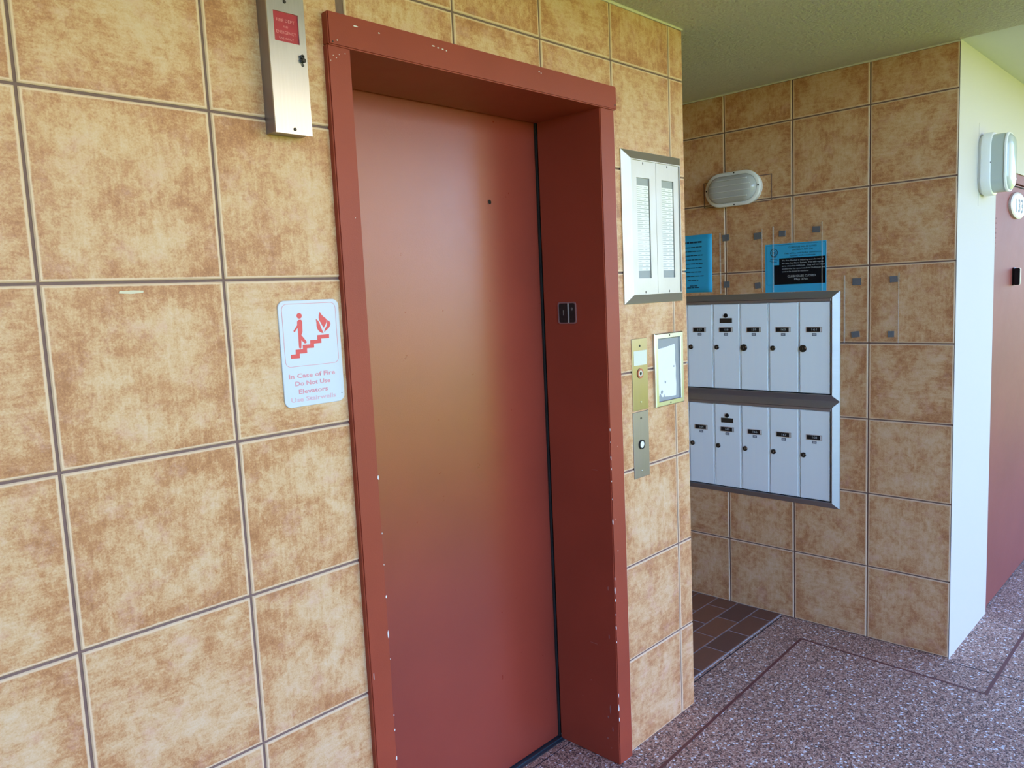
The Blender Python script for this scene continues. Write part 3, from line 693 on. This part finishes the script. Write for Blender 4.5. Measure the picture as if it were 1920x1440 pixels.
t = thing('paper_notice', 'tall blue paper notice with dark lines beside the elevator wall corner', 'notice', (BX, .556, 1.7205), RB)
bm = B(); nx_, nz_ = 8, 8
vs = [[bm.verts.new((-.108+.216*i/nx_, -.0014-.0035*max(0, (i-5)/3)*(1-j/nz_)-.001*math.sin(i*1.3+j), -.1425+.285*j/nz_)) for j in range(nz_+1)] for i in range(nx_+1)]
for i in range(nx_):
    for j in range(nz_): bm.faces.new((vs[i][j], vs[i+1][j], vs[i+1][j+1], vs[i][j+1]))
o = obj('sheet', bm, 'blue_paper', t, True); md = o.modifiers.new('thickness', 'SOLIDIFY'); md.thickness = .0006; md.offset = 0
bm = B()
def words(bm, x0, x1, z, hgt):
    x = x0
    while x < x1-.006:
        q = min(random.uniform(.010, .028), x1-x); box(bm, x, x+q, -.0030, -.0024, z, z+hgt); x += q+.0035
words(bm, -.078, .052, .103, .0085)
for k, e in enumerate((.056,.055,.056,.053,.058,.055,.05,.06)): words(bm, -.085, e, .081-k*.0205, .0040)
words(bm, -.03, .03, -.083, .0040); words(bm, -.02, .025, -.111, .0045); words(bm, -.035, .033, -.120, .0045)
obj('dark_print', bm, 'print_blue_dark', t)['kind'] = 'stuff'

# clear plastic sleeves with grey hook tabs
def sleeve(label, yl, yr, z0, z1, tabs, edge=True):
    yc = (yl+yr)/2; zc = (z0+z1)/2; w = yl-yr; h = z1-z0
    t = thing('clear_sleeve', label, 'plastic sleeve', (BX, yc, zc), RB, 'clear sleeves on the mailbox wall')
    bm = B(); box(bm, -w/2, w/2, -.0056, -.0044, -h/2, h/2); obj('sheet', bm, 'clear', t)
    bm = B(); box(bm, -w/2, -w/2+.004, -.0064, -.0004, -h/2, h/2); obj('folded_edge', bm, 'clear_edge', t)
    bm = B(); box(bm, w/2-.0025, w/2, -.0060, -.0030, -h/2, h/2); obj('folded_edge', bm, 'clear_edge', t)
    for y, z, a, b, r in tabs:
        cx, cz = -(y-yc), z-zc; ca, sa = math.cos(r), math.sin(r)
        pts = [(x_*ca-z_*sa, x_*sa+z_*ca) for x_, z_ in ((-a/2,-b/2),(a/2,-b/2),(a/2,b/2),(-a/2,b/2))]
        bm = B(); prism(bm, pts, .0003, .0042, cx, cz); obj('hook_tab', bm, 'velcro', t)
    return t
sleeve('empty clear plastic sleeve with four grey tabs left of the clubhouse notice', .405, .184, 1.568, 1.862, [(.373,1.836,.034,.030,.06),(.208,1.831,.038,.030,.05),(.371,1.611,.030,.030,0),(.210,1.600,.028,.028,.1)])
sleeve('clear plastic sleeve hanging over the blue clubhouse notice', .133, -.098, 1.566, 1.868, [(.088,1.832,.030,.027,-.04),(-.070,1.837,.034,.027,-.05)])
sleeve('empty clear plastic sleeve on tiles right of the mailboxes', -.193, -.420, 1.333, 1.628, [(-.247,1.598,.036,.030,0),(-.398,1.602,.030,.026,.05),(-.242,1.370,.034,.026,.12),(-.389,1.371,.024,.026,0)])

# ------------------------------------------------------------------ bulkhead lamps
t = thing('bulkhead_lamp', 'oval horizontal bulkhead lamp with ribbed grey lens above the mailboxes', 'lamp', (BX, .318, 2.059), RB)
bm = B(); S = lambda i: rrect(.284-2*i, .160-2*i, .080-i, 12)
loft(bm, [(S(.006),0),(S(.004),.022),(S(0),.026),(S(0),.036),(S(.004),.040),(S(.016),.041),(S(.018),.034)], cap0=True, cap1=False); autosmooth(obj('housing', bm, 'lamp_white', t), 50)
bm = B(); loft(bm, [(S(.017),.032),(S(.018),.044),(S(.026),.058),(S(.038),.066),(S(.055),.0705),(S(.072),.072)]); ln = obj('lens', bm, 'lamp_lens', t); autosmooth(ln, 60)
for zz, hx in ((.040,.088),(.014,.104),(-.013,.104),(-.040,.088)):
    bm = B(); n = 16; rg = []
    for k in range(n+1):
        x = -hx+2*hx*k/n; u = abs(x)/.125; dz = .072-.0015*(zz/.03)**2
        dep = dz-.030*max(0, u-.45)**2*2.2
        rg.append([bm.verts.new((x, -(dep-.006), zz-.0042)), bm.verts.new((x, -(dep+.0055), zz-.0018)), bm.verts.new((x, -(dep+.0055), zz+.0018)), bm.verts.new((x, -(dep-.006), zz+.0042))])
    for a, b in zip(rg, rg[1:]):
        for q in range(3): bm.faces.new((a[q], b[q], b[q+1], a[q+1]))
    bm.faces.new(rg[0]); bm.faces.new(rg[-1][::-1]); obj('rib', bm, 'lamp_rib', ln)
for x, z in ((.012,.0735),(.012,-.0735),(.133,.003),(-.133,.003)):
    bm = B(); disc(bm, x, z, .0036, .040, .0425, 10, .0008); obj('screw', bm, 'black', t)

t = thing('bulkhead_lamp', 'upright white bulkhead lamp with frosted lens on the white wall', 'lamp', (4.352, YW, 2.064))
bm = B(); S = lambda i: rrect(.165-2*i, .258-2*i, .070-i, 12)
loft(bm, [(S(.008),0),(S(.008),.010),(S(0),.012),(S(0),.044),(S(.003),.047),(S(.010),.047),(S(.012),.040)], cap0=True, cap1=False); autosmooth(obj('housing', bm, 'lamp_white', t), 50)
bm = B(); loft(bm, [(S(.009),.040),(S(.010),.084),(S(.013),.098),(S(.020),.108),(S(.030),.114),(S(.045),.117),(S(.060),.118)]); autosmooth(obj('lens', bm, 'lamp_lens_pale', t), 50)
bm = B(); loft(bm, [(S(.0085),.094),(S(.0085),.099),(S(.011),.103),(S(.0145),.1035),(S(.0145),.094)], cap1=False); autosmooth(obj('guard_rim', bm, 'lamp_white', t), 50)
bm = B(); disc(bm, -.080, 0, .002, .046, .049, 8); obj('screw', bm, 'screw_dark', t)
# paint patches of an older lamp
bm = B(); box(bm, 4.285, 4.335, YW-.0008, YW+.0005, 2.17, 2.232); obj('paint_patch', bm, 'white_wall', wall_far)
bm = B(); box(bm, 4.295, 4.335, YW-.0008, YW+.0005, 1.893, 1.95); obj('paint_patch', bm, 'white_wall', wall_far)

# ------------------------------------------------------------------ unit door 133
d2 = bpy.data.objects.new('door_2', None); COL.objects.link(d2); d2.location = ((D2L+D2R)/2, YW, 0); d2['kind'] = 'structure'; d2['label'] = 'dusty red apartment door numbered 133 in the white wall'
dx = -(D2L+D2R)/2
FT = 2.036
bm = B(); chan(bm, D2L+dx, D2L+.045+dx, .006, .10, 0, D2T, .002); obj('door_jamb', bm, 'red_unit', d2)
bm = B(); chan(bm, D2R-.045+dx, D2R+dx, .006, .10, 0, D2T, .002); obj('door_jamb', bm, 'red_unit', d2)
bm = B(); chan(bm, D2L+.044+dx, D2R-.044+dx, .006, .10, FT, D2T, .002); obj('door_head', bm, 'red_unit', d2)
bm = B(); box(bm, D2L+.045+dx, D2R-.045+dx, .012, .05, .010, FT-.005); pnl = obj('door_leaf', bm, 'red_unit', d2)
bm = B(); box(bm, D2L+.044+dx, D2R-.044+dx, .03, .06, .0, FT+.002); obj('gap_shadow', bm, 'dark_gap', d2)
bm = B(); box(bm, D2L+.045+dx, D2R-.045+dx, .0085, .014, FT-.016, FT-.011); obj('weather_seal', bm, 'dark_gap', pnl)
bm = B()
for k in range(7): box(bm, D2L+.040+dx, D2L+.046+dx, .0052, .008, 1.72+k*.022, 1.72+k*.022+random.uniform(.003,.010))
obj('jamb_scrapes', bm, 'divider_red', d2)['kind'] = 'stuff'
# number plaque on the leaf
px, pz = 5.052+dx, 1.931
bm = B(); loft(bm, [(ell(.325,.128,36),-.012),(ell(.325,.128,36),-.002),(ell(.30,.112,36),.0005)], px, pz, True, True); obj('number_plaque_rim', bm, 'plaque_rim', pnl)
bm = B(); loft(bm, [(ell(.295,.110,36),-.002),(ell(.292,.108,36),.0015)], px, pz); obj('number_plaque', bm, 'plaque_white', pnl)
text('number_lettering', '133', .066, 'number_ink', pnl, px, pz-.033, .0020, .15, bold=.035)
# knocker
kx, kz = 5.035+dx, 1.587
bm = B(); loft(bm, [(rrect(.055,.088,.012,4),-.012),(rrect(.055,.088,.012,4),-.006),(rrect(.045,.078,.010,4),-.003)], kx, kz, True, True); obj('knocker_plate', bm, 'black_metal', pnl)
bm = B(); box(bm, kx-.034, kx-.012, -.022, .004, kz-.042, kz+.040); box(bm, kx+.016, kx+.030, -.016, .004, kz-.036, kz+.040)
bmesh.ops.bevel(bm, geom=list(bm.edges), offset=.003, segments=2, affect='EDGES'); obj('knocker_bar', bm, 'black_metal', pnl)
